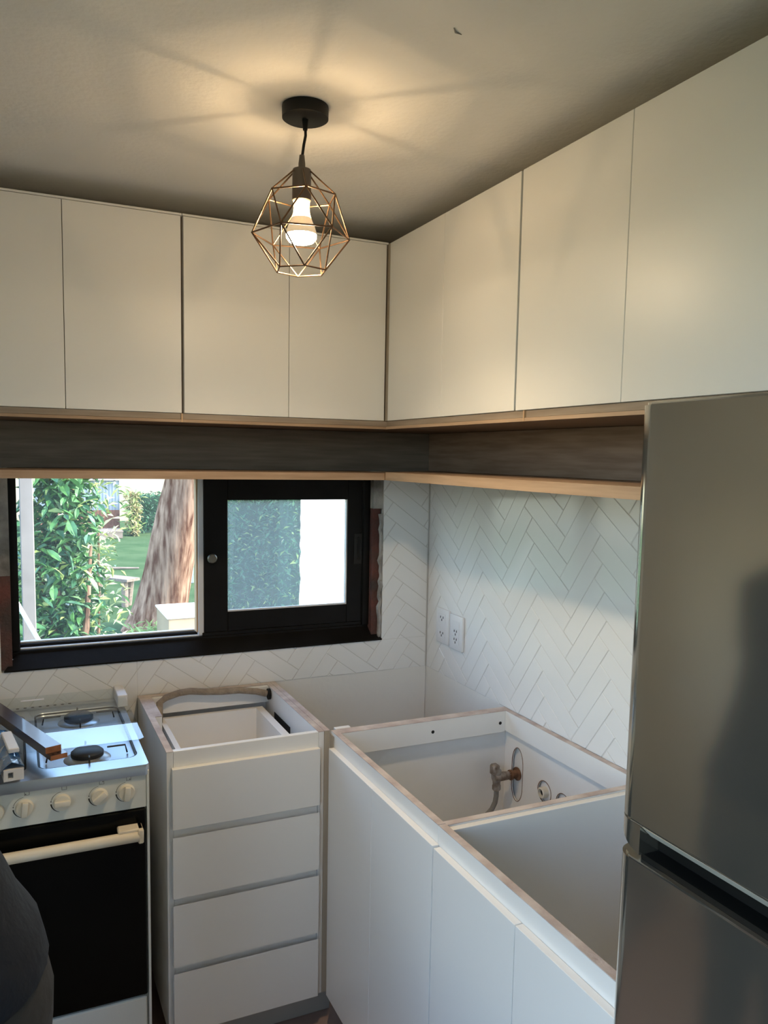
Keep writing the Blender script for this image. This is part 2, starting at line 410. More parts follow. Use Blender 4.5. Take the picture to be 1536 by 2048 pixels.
wall_cabinet('white two-door wall cabinet reaching out above the fridge', 'y', -1.845, -1.0845, [(-1.8425, -1.4632), (-1.4632, -1.0860)], 0)
wall_cabinet('white two-door wall cabinet over the near side of the fridge', 'y', -2.60, -1.847, [(-2.599, -2.223), (-2.223, -1.8475)], 0)
fs = box('corner_filler', (-.3505, -.3325, -.3385, -.318, UZ0, UZ1), m_edge, None, .0006)
fs['label'] = 'narrow beige strip in the inner corner between the wall cabinets'; fs['category'] = 'filler strip'

# ------------------------------------------------------------------ open oak shelf niche under the wall cabinets
t = thing('niche_shelf', 'oak open shelf toned as in shade along the back wall above the window', 'shelf', (-1.0, -.1, 1.62), 'oak shelf niche')
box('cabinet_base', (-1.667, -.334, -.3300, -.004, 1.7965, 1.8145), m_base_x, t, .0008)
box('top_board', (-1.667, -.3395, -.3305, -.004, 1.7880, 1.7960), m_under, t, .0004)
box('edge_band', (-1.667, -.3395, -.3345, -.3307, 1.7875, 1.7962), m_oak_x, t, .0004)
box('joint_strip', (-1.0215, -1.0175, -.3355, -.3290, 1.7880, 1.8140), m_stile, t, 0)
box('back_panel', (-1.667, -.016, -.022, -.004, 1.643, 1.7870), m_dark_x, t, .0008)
bm = bmesh.new(); prism(bm, [(-1.667, -.334, 1.619), (-.352, -.334, 1.619), (-.0, -.004, 1.619), (-1.667, -.004, 1.619)], (0, 0, .023)); obj('lower_board', bm, m_oak_x, t)
t = thing('niche_shelf', 'oak open shelf toned as better lit along the right wall ending at the fridge', 'shelf', (-.1, -1.0, 1.62), 'oak shelf niche')
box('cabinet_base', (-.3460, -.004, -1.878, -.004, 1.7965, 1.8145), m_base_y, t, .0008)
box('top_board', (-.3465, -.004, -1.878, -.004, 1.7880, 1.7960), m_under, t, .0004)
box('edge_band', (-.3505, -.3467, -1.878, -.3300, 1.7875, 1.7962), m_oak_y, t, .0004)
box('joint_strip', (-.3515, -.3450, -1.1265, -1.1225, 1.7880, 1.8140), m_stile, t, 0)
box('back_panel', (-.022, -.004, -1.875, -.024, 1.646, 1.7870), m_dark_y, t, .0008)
bm = bmesh.new(); prism(bm, [(-.350, -.3345, 1.619), (-.350, -1.878, 1.619), (-.002, -1.878, 1.619), (-.002, -.006, 1.619)], (0, 0, .0265)); obj('lower_board', bm, m_oak_y, t)

# ------------------------------------------------------------------ drawer unit
H = .87
t = thing('drawer_unit', 'white four-drawer base unit without worktop, between stove and corner', 'cabinet', (-.87, -.29, FZ))
bm = bmesh.new(); bx(bm, -1.113, -1.095, -.570, -.006, .03, H-.001, .0008); obj('side_panel', bm, m_white, t)
bm = bmesh.new(); bx(bm, -.665, -.6475, -.570, -.006, .03, H-.001, .0008); obj('side_panel', bm, m_inner, t)
box('end_panel', (-.6467, -.629, -.570, -.006, .03, H), m_edge, t, .0008)
bm = bmesh.new()   # dusty cut edges along the top
bx(bm, -1.1135, -1.0945, -.5705, -.006, H-.0008, H+.0008); bx(bm, -1.0945, -1.072, -.25, -.006, H-.0010, H+.0005)
bx(bm, -.6655, -.6470, -.5705, -.006, H-.0008, H+.0008); bx(bm, -.6462, -.6288, -.5705, -.006, H-.0002, H+.0012)
bx(bm, -1.095, -.665, -.032, -.006, H-.0008, H+.0006); obj('top_edge', bm, m_mdf, t)
box('spacer', (-1.0945, -1.072, -.25, -.033, .79, H-.0012), m_inner, t)
box('front_rail', (-1.0945, -.6655, -.570, -.552, .800, H), m_white, t, .0008)
box('back_rail', (-1.0715, -.6655, -.050, -.033, .812, H-.001), m_inner, t, .0008)
box('back_panel', (-1.0945, -.6655, -.014, -.007, .03, .86), m_inner, t, 0)
box('bottom_panel', (-1.0945, -.6655, -.568, -.015, .03, .048), m_inner, t, 0)
box('kick_board', (-1.10, -.60, -.520, -.503, FZ+.001, .029), m_kick, t)
box('slide_slot', (-.6668, -.6652, -.30, -.125, .768, .797), m_hole, t, 0)
zz = [(.649, .8245), (.447, .6270), (.243, .4270), (.036, .2230)]
for i, (a, b) in enumerate(zz):
    if i:   # lower fronts have their top edge cut back at an angle as a finger pull
        bm = bmesh.new(); prism(bm, [(-1.1005, -.588, a), (-1.1005, -.588, b), (-1.1005, -.5705, b-.0185), (-1.1005, -.5705, a)], (.435, 0, 0)); d = obj('drawer', bm, m_white, t)
    else: d = box('drawer', (-1.1005, -.6655, -.588, -.5705, a, b), m_white, t, .0008)
    if i: # finger groove above the front: slanted profile set back under the drawer above
        bm = bmesh.new(); prism(bm, [(-1.094, -.5660, b-.030), (-1.094, -.5660, b+.026), (-1.094, -.5600, b+.026), (-1.094, -.5600, b-.030)], (.428, 0, 0))
        obj('finger_groove', bm, m_white, d)
    if i == 0:
        bm = bmesh.new(); a0, a1, b0, b1 = -1.052, -.690, -.540, -.055
        bx(bm, a0, a0+.016, b0, b1, .66, .800); bx(bm, a1-.026, a1, b0, b1, .66, .800)
        bx(bm, a0+.016, a1-.026, b1-.016, b1, .66, .8); bx(bm, a0+.016, a1-.026, b0, b0+.016, .66, .8); bx(bm, a0+.016, a1-.026, b0+.016, b1-.016, .66, .668)
        obj('drawer_box', bm, m_inner, d)
# gas hose lying along the back of the drawer unit
hp = [(-1.058, -.105, .800), (-1.052, -.078, .860), (-1.03, -.070, .873), (-.987, -.068, .884), (-.949, -.068, .886), (-.90, -.068, .879), (-.84, -.07, .8735), (-.779, -.07, .872), (-.717, -.07, .861), (-.679, -.07, .8490)]
t = thing('gas_hose', 'dusty brown gas hose lying across the open drawer unit', 'hose', (-1.06, -.08, .80))
bm = bmesh.new(); tube(bm, hp, .0115, 10); obj('hose', bm, m_hose, t, True)
bm = bmesh.new(); lathe(bm, [(.012, 0), (.020, 0), (.020, .008), (.012, .008)], (-.6662, -.07, .8465), (-1, 0, 0), 20); obj('grommet', bm, m_black, t, True)

# ------------------------------------------------------------------ sink cabinet on the right wall
FX = -.626
def loop(cx, cz, rx, rz, n=28, oval=0.):
    out = []
    for k in range(n):
        a = 2*math.pi*k/n; out.append((cx+rx*math.cos(a), cz+rz*math.sin(a)+(oval if math.sin(a) >= 0 else -oval)))
    return out
t = thing('sink_cabinet', 'open white sink base cabinet with pipe holes, no worktop yet', 'cabinet', (-.31, -.90, FZ))
box('side_panel', (FX+.019, -.004, -.588, -.570, .03, H-.001), m_inner, t, .0008)
box('corner_panel', (-.610, -.560, -.5695, -.552, .60, H+.002), m_inner, t, .0008)
box('divider', (FX+.019, -.004, -1.253, -1.235, .03, H-.001), m_inner, t, .0008)
box('front_rail', (FX, FX+.018, -1.2455, -.572, .78, H-.001), m_white, t, .0008)
box('side_rail', (FX+.019, -.0225, -.606, -.5885, .798, H-.001), m_inner, t, .0008)
box('wall_rail', (-.022, -.004, -1.2345, -.589, .802, H-.001), m_inner, t, .0008)
bm = bmesh.new()
bx(bm, FX-.0003, FX+.0183, -1.2445, -.572, H-.0009, H+.0008); bx(bm, FX+.0183, -.004, -.6062, -.570, H-.0009, H+.0007)
bx(bm, -.0222, -.004, -1.2345, -.6062, H-.0009, H+.0006); bx(bm, FX+.0183, -.004, -1.2533, -1.2345, H-.0009, H+.0008)
obj('top_edge', bm, m_mdf, t)
for sx, sz in ((-.294, .833), (-.042, .830)):
    bm = bmesh.new(); lathe(bm, [(.0055, 0), (.0055, .0006)], (sx, -.606, sz), (0, -1, 0), 14); obj('screw_hole', bm, m_hole, t)
bm = bmesh.new()   # back panel with an oval and two round holes
holes = [loop(-.664, .671, .031, .058, 28, .032), loop(-.812, .672, .034, .034), loop(-.905, .668, .034, .034)]
outer = [(-.5885, .05), (-1.2345, .05), (-1.2345, .8), (-.5885, .8)]
es = []
for lp in [outer]+holes:
    vs = [bm.verts.new((-.0085, y, z)) for y, z in lp]
    es += [bm.edges.new((vs[i-1], vs[i])) for i in range(len(vs))]
bmesh.ops.triangle_fill(bm, edges=es, use_beauty=True)
ex = bmesh.ops.extrude_face_region(bm, geom=bm.faces[:]); bmesh.ops.translate(bm, verts=[g for g in ex['geom'] if isinstance(g, bmesh.types.BMVert)], vec=(.0045, 0, 0))
obj('back_panel', bm, m_inner, t)
bm = bmesh.new()
for lp in holes:
    ring = [(-.0088, y, z) for y, z in lp]; tube(bm, ring+ring[:1], .0011, 5)
obj('hole_edge', bm, m_rust, t)['kind'] = 'stuff'
box('bottom_panel', (FX+.002, -.013, -1.2345, -.5885, .03, .048), m_inner, t, 0)
box('kick_board', (-.575, -.557, -1.25, -.51, FZ+.001, .029), m_kick, t)
DXF = -.644
for a, b in ((-.9178, -.6015), (-1.2515, -.9190)): box('door', (DXF, DXF+.0175, a, b, .042, .8275), m_white, t, .0008)
t2 = thing('base_cabinet', 'open white base cabinet between the sink cabinet and the fridge', 'cabinet', (-.31, -1.56, FZ))
box('front_rail', (FX, FX+.018, -1.873, -1.2465, .78, H-.001), m_white, t2, .0008)
box('side_panel', (FX+.019, -.004, -1.2720, -1.2540, .03, H-.004), m_white, t2, .0008)
box('side_panel', (FX+.019, -.004, -1.873, -1.855, .03, H-.001), m_inner, t2, .0008)
box('wall_rail', (-.022, -.004, -1.8545, -1.2725, .80, H-.001), m_inner, t2, .0008)
box('back_panel', (-.012, -.006, -1.8545, -1.2725, .05, .8), m_inner, t2, 0)
box('bottom_panel', (FX+.002, -.013, -1.8545, -1.2725, .03, .048), m_inner, t2, 0)
box('kick_board', (-.575, -.557, -1.87, -1.251, FZ+.001, .029), m_kick, t2)
bm = bmesh.new(); bx(bm, FX-.0003, FX+.0183, -1.873, -1.2465, H-.0009, H+.0008); bx(bm, FX+.0183, -.004, -1.873, -1.855, H-.0009, H+.0008); obj('top_edge', bm, m_mdf, t2)
for a, b in ((-1.5765, -1.2570), (-1.872, -1.5790)): box('door', (DXF, DXF+.0175, a, b, .042, .825), m_white, t2, .0008)
fs = box('base_filler', (-.6285, -.6270, -.600, -.572, .03, .86), m_edge, None, 0)
fs['label'] = 'narrow beige filler strip between drawer unit and sink cabinet doors'; fs['category'] = 'filler strip'

# plumbing
t = thing('stop_valve', 'old grey angle stop valve with grey flexible hose in the sink cabinet', 'valve', (-.07, -.645, .655))
bm = bmesh.new(); lathe(bm, [(.022, 0), (.022, .004), (.013, .006), (.013, .024), (.017, .024), (.017, .030), (.013, .030), (.013, .036)], (.001, -.652, .668), (-1, 0, 0), 16); obj('collar', bm, m_rust, t, True)
bm = bmesh.new(); tube(bm, [(-.03, -.652, .668), (-.088, -.648, .668)], [.013, .017], 12); tube(bm, [(-.078, -.648, .690), (-.076, -.647, .640)], [.016, .012], 12)
bx(bm, -.098, -.072, -.662, -.634, .676, .712, .005); obj('valve_body', bm, m_brassold, t, True)
bm = bmesh.new(); lathe(bm, [(.012, 0), (.014, -.004), (.014, -.018), (.011, -.022)], (-.075, -.646, .643), (0, 0, 1), 6); obj('nut', bm, m_brassold, t)
bm = bmesh.new(); tube(bm, [(-.075, -.646, .624), (-.075, -.646, .602), (-.080, -.648, .582), (-.093, -.650, .562), (-.122, -.652, .540), (-.165, -.655, .516), (-.22, -.66, .48)], .0085, 10); obj('hose', bm, m_hosegrey, t, True)
for y, lab in ((-.812, 'round white capped water outlet left of its twin in the sink cabinet'), (-.905, 'round white capped water outlet half hidden by the cabinet divider')):
    t = thing('water_outlet', lab, 'pipe outlet', (0, y, .672), 'capped water outlets')
    bm = bmesh.new(); lathe(bm, [(.032, 0), (.032, .003), (.024, .006)], (.002, y, .671), (-1, 0, 0), 24); obj('flange', bm, m_whitep, t, True)
    bm = bmesh.new(); lathe(bm, [(.017, 0), (.017, .020), (.012, .022), (.012, .010)], (-.002, y, .671), (-1, 0, 0), 20); cap = obj('cap', bm, m_knob, t, True)
    bm = bmesh.new(); lathe(bm, [(.0115, 0), (.0115, .001)], (-.0135, y, .671), (-1, 0, 0), 16); obj('bore', bm, m_hole, cap)

# ------------------------------------------------------------------ wall sockets
def socket(y0, y1, z0, z1, lab, kind):
    t = thing('wall_socket', lab, 'socket', (0, (y0+y1)/2, (z0+z1)/2), 'white double sockets by the corner')
    box('plate', (-.011, .0, y0, y1, z0, z1), m_whitep, t, .004, 2, smooth=True)
    yc, zc = (y0+y1)/2, (z0+z1)/2
    if kind:
        for z in (zc+.030, zc, zc-.030): box('module', (-.0125, -.0112, yc-.026, yc+.026, z-.0142, z+.0142), m_whitep, t, .0006)
        hs = [(yc-.008, zc+.006), (yc+.008, zc+.006), (yc-.008, zc-.024), (yc+.008, zc-.024), (yc, zc-.006), (yc, zc-.036)]
    else:
        for z in (zc+.030, zc-.030): box('module', (-.0125, -.0112, yc-.026, yc+.026, z-.019, z+.019), m_whitep, t, .0006)
        hs = [(yc+.010, zc+.034), (yc-.010, zc+.034), (yc, zc+.024), (yc+.010, zc-.026), (yc-.010, zc-.026), (yc, zc-.036)]
    bm = bmesh.new()
    for i, (y, z) in enumerate(hs): bx(bm, -.0131, -.0123, y-.0022, y+.0022, z-.0042, z+.0042)
    obj('pin_slots', bm, m_mark, t)['kind'] = 'stuff'
socket(-.192, -.094, .993, 1.126, 'white wall socket plate nearest the corner, with two outlets', 0)
socket(-.294, -.2005, .990, 1.120, 'white wall socket plate on the right, with three stacked modules', 1)

# ------------------------------------------------------------------ pendant lamp
LX, LY = -.885, -1.040
t = thing('pendant_lamp', 'bronze geometric wire cage pendant lamp with lit bulb', 'lamp', (LX, LY, CZ))
bm = bmesh.new(); lathe(bm, [(.050, 0), (.0505, -.003), (.050, -.025), (.047, -.027), (0, -.027)], (LX, LY, CZ), n=48); cn = obj('canopy', bm, m_black, t, True)
bm = bmesh.new(); bx(bm, LX-.02, LX+.012, LY+.030, LY+.052, CZ-.006, CZ); obj('bracket', bm, m_black, cn)
bm = bmesh.new(); lathe(bm, [(.007, 0), (.005, -.022)], (LX, LY, CZ-.027), n=12); tube(bm, [(LX, LY, CZ-.03), (LX+.001, LY, 2.385), (LX-.003, LY, 2.365), (LX-.007, LY, 2.335)], .0032, 8); obj('cord', bm, m_black, t, True)
LX -= .007
bm = bmesh.new(); lathe(bm, [(.0055, .030), (.0075, .012), (.0075, 0)], (LX, LY, 2.313), n=14); obj('cord_grip', bm, m_socket, t, True)
bm = bmesh.new(); lathe(bm, [(.008, .0), (.0195, -.001), (.0205, -.004), (.0205, -.066), (.0185, -.068), (.0185, -.030)], (LX, LY, 2.314), n=32, cap=False); obj('lamp_holder', bm, m_socket, t, True)
bm = bmesh.new()
lathe(bm, [(.0185, 2.252), (.0172, 2.232), (.0185, 2.220), (.0215, 2.211)], (LX, LY, 0), n=32, cap=False); nk = obj('bulb_neck', bm, m_neck, t, True)
bm = bmesh.new(); lathe(bm, [(.0215, 2.211), (.0235, 2.206), (.0295, 2.193), (.0330, 2.182), (.0335, 2.176)], (LX, LY, 0), n=40, cap=False); obj('bulb', bm, m_bulbglass, t, True)
sl = bpy.data.lights.new('reflector_beam', 'SPOT'); so = bpy.data.objects.new('reflector_beam', sl); COL.objects.link(so); so.parent = t
so.location = Vector((LX, LY, 2.150))-wloc(t); sl.energy = BEAM; sl.color = WARM; sl.spot_size = math.radians(150); sl.spot_blend = .7; sl.shadow_soft_size = .025
bm = bmesh.new(); lathe(bm, [(.0335, 2.176), (.0325, 2.168), (.027, 2.161), (.016, 2.157), (0, 2.1555)], (LX, LY, 0), n=40, cap=False); obj('bulb_face', bm, m_dome, t, True)
bm = bmesh.new(); bmesh.ops.create_icosphere(bm, subdivisions=2, radius=.0058, matrix=Matrix.Translation((LX, LY, 2.214))); obj('filament', bm, m_filament, t, True)
th0 = math.radians(-102)
def ringpts(r, z, off): return [Vector((LX+r*math.cos(th0+off+k*math.pi/3), LY+r*math.sin(th0+off+k*math.pi/3), z)) for k in range(6)]
U, Mi, Bo = ringpts(.078, 2.256, 0), ringpts(.107, 2.173, math.pi/6), ringpts(.057, 2.099, 0)
Tp = ringpts(.0205, 2.308, 0)
bm = bmesh.new(); R_ = .0018
def rod(a, b): tube(bm, [a, b], R_, 6)
for k in range(6):
    rod(Tp[k], U[k]); rod(U[k], U[(k+1) % 6]); rod(U[k], Mi[k]); rod(Mi[k], U[(k+1) % 6]); rod(Mi[k], Mi[(k+1) % 6])
    rod(Mi[k], Bo[k]); rod(Mi[k], Bo[(k+1) % 6]); rod(Bo[k], Bo[(k+1) % 6])
    for p in (U[k], Mi[k], Bo[k]): bmesh.ops.create_icosphere(bm, subdivisions=1, radius=R_*1.25, matrix=Matrix.Translation(p))
obj('wire_cage', bm, m_bronze, t, True)

# ------------------------------------------------------------------ fridge
t = thing('refrigerator', 'tall dark stainless refrigerator with freezer below, at right', 'refrigerator', (-.38, -2.2, FZ))
fy0, fy1 = -2.505, -1.891
box('body', (-.640, -.06, fy0+.004, fy1-.004, FZ+.03, 1.765), m_fridge_side, t, .006, 2)
def door_shell(name, z0, z1):
    bm = bmesh.new()
    r = .034; prof = []
    for k in range(9): a = math.pi/2*k/8; prof.append((-.700+r-r*math.sin(a), fy1-r+r*math.cos(a)))
    prof2 = [(x, fy0+fy1-y) for x, y in prof][::-1]
    pl = [(-.645, fy1)] + prof + prof2 + [(-.645, fy0)]
    prism(bm, [(x, y, z0) for x, y in pl], (0, 0, z1-z0))
    es = [e for e in bm.edges if abs(e.verts[0].co.z-e.verts[1].co.z) < 1e-6]
    bmesh.ops.bevel(bm, geom=es, offset=.004, segments=2, affect='EDGES')
    return obj(name, bm, m_fridge, t, True)
up_ = door_shell('upper_door', 1.192, 1.775)
lo_ = door_shell('lower_door', FZ+.06, 1.142)
bm = bmesh.new(); bx(bm, -.692, -.650, fy0+.002, -1.940, 1.1425, 1.150); bx(bm, -.664, -.645, fy0+.002, -1.946, 1.150, 1.1915); obj('grip_recess', bm, m_black, up_)
bm = bmesh.new(); prism(bm, [(-.7005, -1.948, 1.1925), (-.684, -1.948, 1.1765), (-.676, -1.948, 1.1765), (-.676, -1.948, 1.1925)], (0, -.55, 0)); obj('grip_strip', bm, m_chrome, up_)
bm = bmesh.new(); r_ = .034
prism(bm, [(x, y, 1.150) for x, y in [(-.645, fy1)]+[(-.700+r_-r_*math.sin(math.pi/2*k/8), fy1-r_+r_*math.cos(math.pi/2*k/8)) for k in range(9)]+[(-.700, -1.944), (-.645, -1.944)]], (0, 0, .0425))
for vv in bm.verts:
    if vv.co.z < 1.16: vv.co.z += max(0, vv.co.y+1.935)*.6
obj('door_corner', bm, m_fridge, up_, True)
for y in (fy0+.06, fy1-.06):
    for x in (-.6, -.12):
        bm = bmesh.new(); lathe(bm, [(.018, 0), (.018, .045)], (x, y, FZ), n=12); obj('foot', bm, m_black, t)

# ------------------------------------------------------------------ stove
SX0, SX1, SF = -1.735, -1.168, -.620
t = thing('stove', 'white gas stove with black oven door under the window', 'stove', ((SX0+SX1)/2, -.32, FZ))
box('body', (SX0, SX1, SF+.012, -.020, FZ+.05, .838), m_enamel, t, .003)
for a, b in ((SX0, SX0+.010), (SX1-.007, SX1)): box('edge_trim', (a, b, SF-.004, SF+.012, FZ+.05, .850), m_enamel, t, .001)
bm = bmesh.new()       # pressed steel cooktop with two wells
y0, y1, zt, zw = SF-.004, -.030, .866, .854
wells = [(-1.715, -1.466, -.560, -.070), (-1.440, -1.186, -.560, -.070)]
def rrect(a, b, c, d, r, z, n=5):
    out = []
    for cx, cy, s in ((b-r, d-r, 0), (a+r, d-r, 1), (a+r, c+r, 2), (b-r, c+r, 3)):
        for k in range(n+1):
            an = math.pi/2*(s+k/n); out.append((cx+r*math.cos(an), cy+r*math.sin(an), z))
    return out
es = []
lp = rrect(SX0, SX1, y0, y1, .012, zt); ov = [bm.verts.new(p) for p in lp]; es += [bm.edges.new((ov[i-1], ov[i])) for i in range(len(ov))]
wl = []
for a, b, c, d in wells:
    wv = [bm.verts.new(p) for p in rrect(a, b, c, d, .03, zt)]; es += [bm.edges.new((wv[i-1], wv[i])) for i in range(len(wv))]
    wl.append((wv, (a, b, c, d)))
bmesh.ops.triangle_fill(bm, edges=es, use_beauty=True)
for wv, (a, b, c, d) in wl:
    w2 = [bm.verts.new(p) for p in rrect(a+.006, b-.006, c+.006, d-.006, .026, zw+.002)]; w3 = [bm.verts.new(p) for p in rrect(a+.014, b-.014, c+.014, d-.014, .02, zw)]
    n = len(wv)
    for i in range(n):
        bm.faces.new((wv[i-1], wv[i], w2[i], w2[i-1])); bm.faces.new((w2[i-1], w2[i], w3[i], w3[i-1]))
    bm.faces.new(w3)
sk = [bm.verts.new((x, y, zt-.004)) for x, y, z in rrect(SX0-.002, SX1+.002, y0-.002, y1+.002, .013, 0)]; sk2 = [bm.verts.new((x, y, .838)) for x, y, z in rrect(SX0-.002, SX1+.002, y0-.002, y1+.002, .013, 0)]
n = len(ov)
for i in range(n): bm.faces.new((ov[i-1], ov[i], sk[i], sk[i-1])); bm.faces.new((sk[i-1], sk[i], sk2[i], sk2[i-1]))
top = obj('cooktop', bm, m_steel, t, True)
bm = bmesh.new()
for a, b, c, d in wells:
    p = rrect(a+.004, b-.004, c+.004, d-.004, .027, zt-.0035); tube(bm, p+p[:1], .0026, 6)
obj('well_shadow_line', bm, m_iron, top, True)  # dark lines drawn in for the shade round the well edges
for bxx, byy in ((-1.313, -.490), (-1.313, -.165), (-1.590, -.490), (-1.590, -.165)):
    bm = bmesh.new(); lathe(bm, [(.062, 0), (.058, .004), (.036, .012)], (bxx, byy, zw), n=32); bp = obj('burner', bm, m_steel, t, True)
    bm = bmesh.new(); lathe(bm, [(.038, .006), (.043, .010), (.043, .020), (.036, .026), (0, .027)], (bxx, byy, zw), n=32); obj('burner_cap', bm, m_iron, bp, True)
    for k in range(4):
        bm = bmesh.new(); a = math.pi/2*k; ux, uy = math.cos(a), math.sin(a)
        tube(bm, [(bxx+.105*ux, byy+(.068 if k % 2 else .105)*uy, zw+.003), (bxx+.100*ux, byy+(.066 if k % 2 else .1)*uy, .8795), (bxx+.052*ux, byy+.052*uy, .8795)], .0026, 6); obj('pan_support', bm, m_iron, t)

box('control_panel', (SX0+.010, SX1-.007, SF-.001, SF+.012, .747, .8375), m_enamel, t, .001)
def arc(bm, cx, cz, y, r, a0, a1, w0, w1, n=14):
    prev = None
    for k in range(n+1):
        f = k/n; a = a0+(a1-a0)*f; w = w0+(w1-w0)*f
        p = [bm.verts.new((cx+(r-w/2)*math.cos(a), y, cz+(r-w/2)*math.sin(a))), bm.verts.new((cx+(r+w/2)*math.cos(a), y, cz+(r+w/2)*math.sin(a)))]
        if prev: bm.faces.new((prev[0], prev[1], p[1], p[0]))
        prev = p
for i, (kx, kr) in enumerate(((-1.2265, 8), (-1.2945, 52), (-1.3860, 90), (-1.4740, 6), (-1.5420, 0))):
    kz = .7965; y = SF-.001
    bm = bmesh.new(); lathe(bm, [(.0215, 0), (.0215, .004), (.0200, .006), (.0195, .012)], (kx, y, kz), (0, -1, 0), 28); k_ = obj('knob', bm, m_knob, t, True)
    bm = bmesh.new(); bx(bm, -.0075, .0075, -.012, 0, -.0188, .0188, .003, 2); bmesh.ops.rotate(bm, verts=bm.verts, matrix=Matrix.Rotation(math.radians(kr), 3, 'Y')); bmesh.ops.translate(bm, verts=bm.verts, vec=(kx, y-.011, kz)); obj('knob_grip', bm, m_knob, k_, True)
    bm = bmesh.new(); yy = y-.0004
    arc(bm, kx, kz, yy, .0265, math.radians(185), math.radians(255), .0035, .0008); arc(bm, kx, kz, yy, .0265, math.radians(95), math.radians(165), .0007, .0010)
    lathe(bm, [(.0014, 0), (.0014, .0003)], (kx-.0262, yy, kz+.0042), (0, -1, 0), 8)
    ix, iz = kx+.006, kz+.036       # pictogram: a small square with the burner's dot
    for a, b, c, d in ((-.006, .006, -.005, -.0042), (-.006, .006, .0042, .005), (-.006, -.0052, -.005, .005), (.0052, .006, -.005, .005)):
        bx(bm, ix+a, ix+b, yy-.0002, yy, iz+c, iz+d)
    if i != 2: lathe(bm, [(.0013, 0), (.0013, .0004)], (ix+(.003 if i < 2 else -.003), yy, iz+(-.002 if i in (0, 3) else .002)), (0, -1, 0), 8)
    obj('dial_marks', bm, m_mark, t)['kind'] = 'stuff'
box('oven_door', (SX0+.012, SX1-.010, SF-.006, SF+.012, .212, .744), m_ovenglass, t, .003)
hd = bmesh.new(); tube(hd, [(SX0+.03, SF-.040, .687), (SX1-.030, SF-.040, .687)], .0145, 16)
hn = obj('oven_handle', hd, m_handle, t, True)
for xa, xb in ((SX1-.085, SX1-.022), (SX0+.022, SX0+.085)):
    bm = bmesh.new(); bx(bm, xa, xb, SF-.044, SF-.006, .692, .7085, .003); s = SX1-.036 if xa > -1.4 else SX0+.022; bx(bm, s, s+.014, SF-.054, SF-.006, .670, .7085, .003); obj('handle_bracket', bm, m_handle, hn, True)
box('lower_drawer', (SX0+.012, SX1-.012, SF-.004, SF+.012, FZ+.06, .206), m_enamel, t, .004)
for x in (SX0+.05, SX1-.05):
    for y in (SF+.06, -.08):
        bm = bmesh.new(); lathe(bm, [(.016, 0), (.016, .051)], (x, y, FZ), n=10); obj('foot', bm, m_black, t)
box('back_ledge', (SX0+.01, SX1-.008, -.029, -.006, .838, .872), m_steel, t, .002)
bm = bmesh.new()
for k in range(8): lathe(bm, [(.0050, 0), (.0050, .0006)], (-1.486+k*.0222, -.0175, .872), (0, 0, 1), 12)
obj('vent_holes', bm, m_hole, t)['kind'] = 'stuff'
# glass lid folded down over the hob
bm = bmesh.new()
lp = [(-1.705, -.545), (-1.18, -.545), (-1.168, -.533), (-1.168, -.010), (-1.705, -.010)]
prism(bm, [(x, y, .9055 if y < -.3 else .9025) for x, y in lp], (0, 0, .004)); lid = obj('glass_lid', bm, m_lidglass, t)
box('hinge', (-1.191, -1.160, -.118, -.001, .872, .912), m_whitep, t, .003, 2, label='white plastic lid hinge')
box('hinge', (-1.715, -1.684, -.118, -.001, .872, .912), m_whitep, t, .003, 2, label='white plastic lid hinge')
box('lid_strip', (-1.476, -1.408, -.064, -.050, .9075, .9082), m_whitep, t, 0)

# removed window trim lying across the lid
t = thing('wooden_trim', 'dark stained wooden trim piece lying across the glass stove lid', 'wood', (-1.45, -.40, .91))
d = Vector((-.324, .946, 0)); w = Vector((.946, .324, 0)); p0 = Vector((-1.4145, -.628, .911))
def plank(name, o, L, Wd, z0, z1, m):
    bm = bmesh.new(); q = [o, o+w*Wd, o+w*Wd+d*L, o+d*L]; prism(bm, [(p.x, p.y, z0) for p in q], (0, 0, z1-z0))
    bmesh.ops.recalc_face_normals(bm, faces=bm.faces); bm.normal_update()
    ob = obj(name, bm, [m, m_endgrain], t)
    for f in ob.data.polygons:
        if f.normal.dot(d) < -.9: f.material_index = 1
    return ob
plank('upper_strip', p0+d*.022, .58, .040, .9235, .940, m_trimwood)
plank('lower_strip', p0+w*.004, .60, .043, .9105, .923, m_trimwood)
bm = bmesh.new()
for a, b in ((.014, .010), (.028, .013)): q = p0+w*a+d*b; lathe(bm, [(.003, 0), (.003, .0006)], (q.x, q.y, .923), (0, 0, 1), 10)
obj('nail_holes', bm, m_hole, t)['kind'] = 'stuff'

# white profile wrapped in blue film
t = thing('plastic_profile', 'white hollow profile piece with blue protective film on the stove', 'profile', (-1.51, -.55, .868))
d2 = Vector((-.12, .993, 0)); w2 = Vector((.993, .12, 0)); o2 = Vector((-1.519, -.655, 0))
bm = bmesh.new()
sec = [(0, .8825), (.046, .8825), (.046, .911), (0, .911)]; inn = [(.010, .889), (.022, .889), (.022, .904), (.010, .904)]
def sp(a, z, l): q = o2+w2*a+d2*l; return (q.x, q.y, z)
fo = [bm.verts.new(sp(a, z, 0)) for a, z in sec]; fi = [bm.verts.new(sp(a, z, 0)) for a, z in inn]; bo = [bm.verts.new(sp(a, z, .30)) for a, z in sec]; bi = [bm.verts.new(sp(a, z, .03)) for a, z in inn]
for i in range(4):
    j = (i+1) % 4; bm.faces.new((fo[i], fo[j], fi[j], fi[i])); bm.faces.new((fo[i], bo[i], bo[j], fo[j])); bm.faces.new((fi[i], fi[j], bi[j], bi[i]))
bm.faces.new(bo); bm.faces.new(bi); obj('profile', bm, m_whitep, t)
bm = bmesh.new(); rr = random.Random(5); rows = []
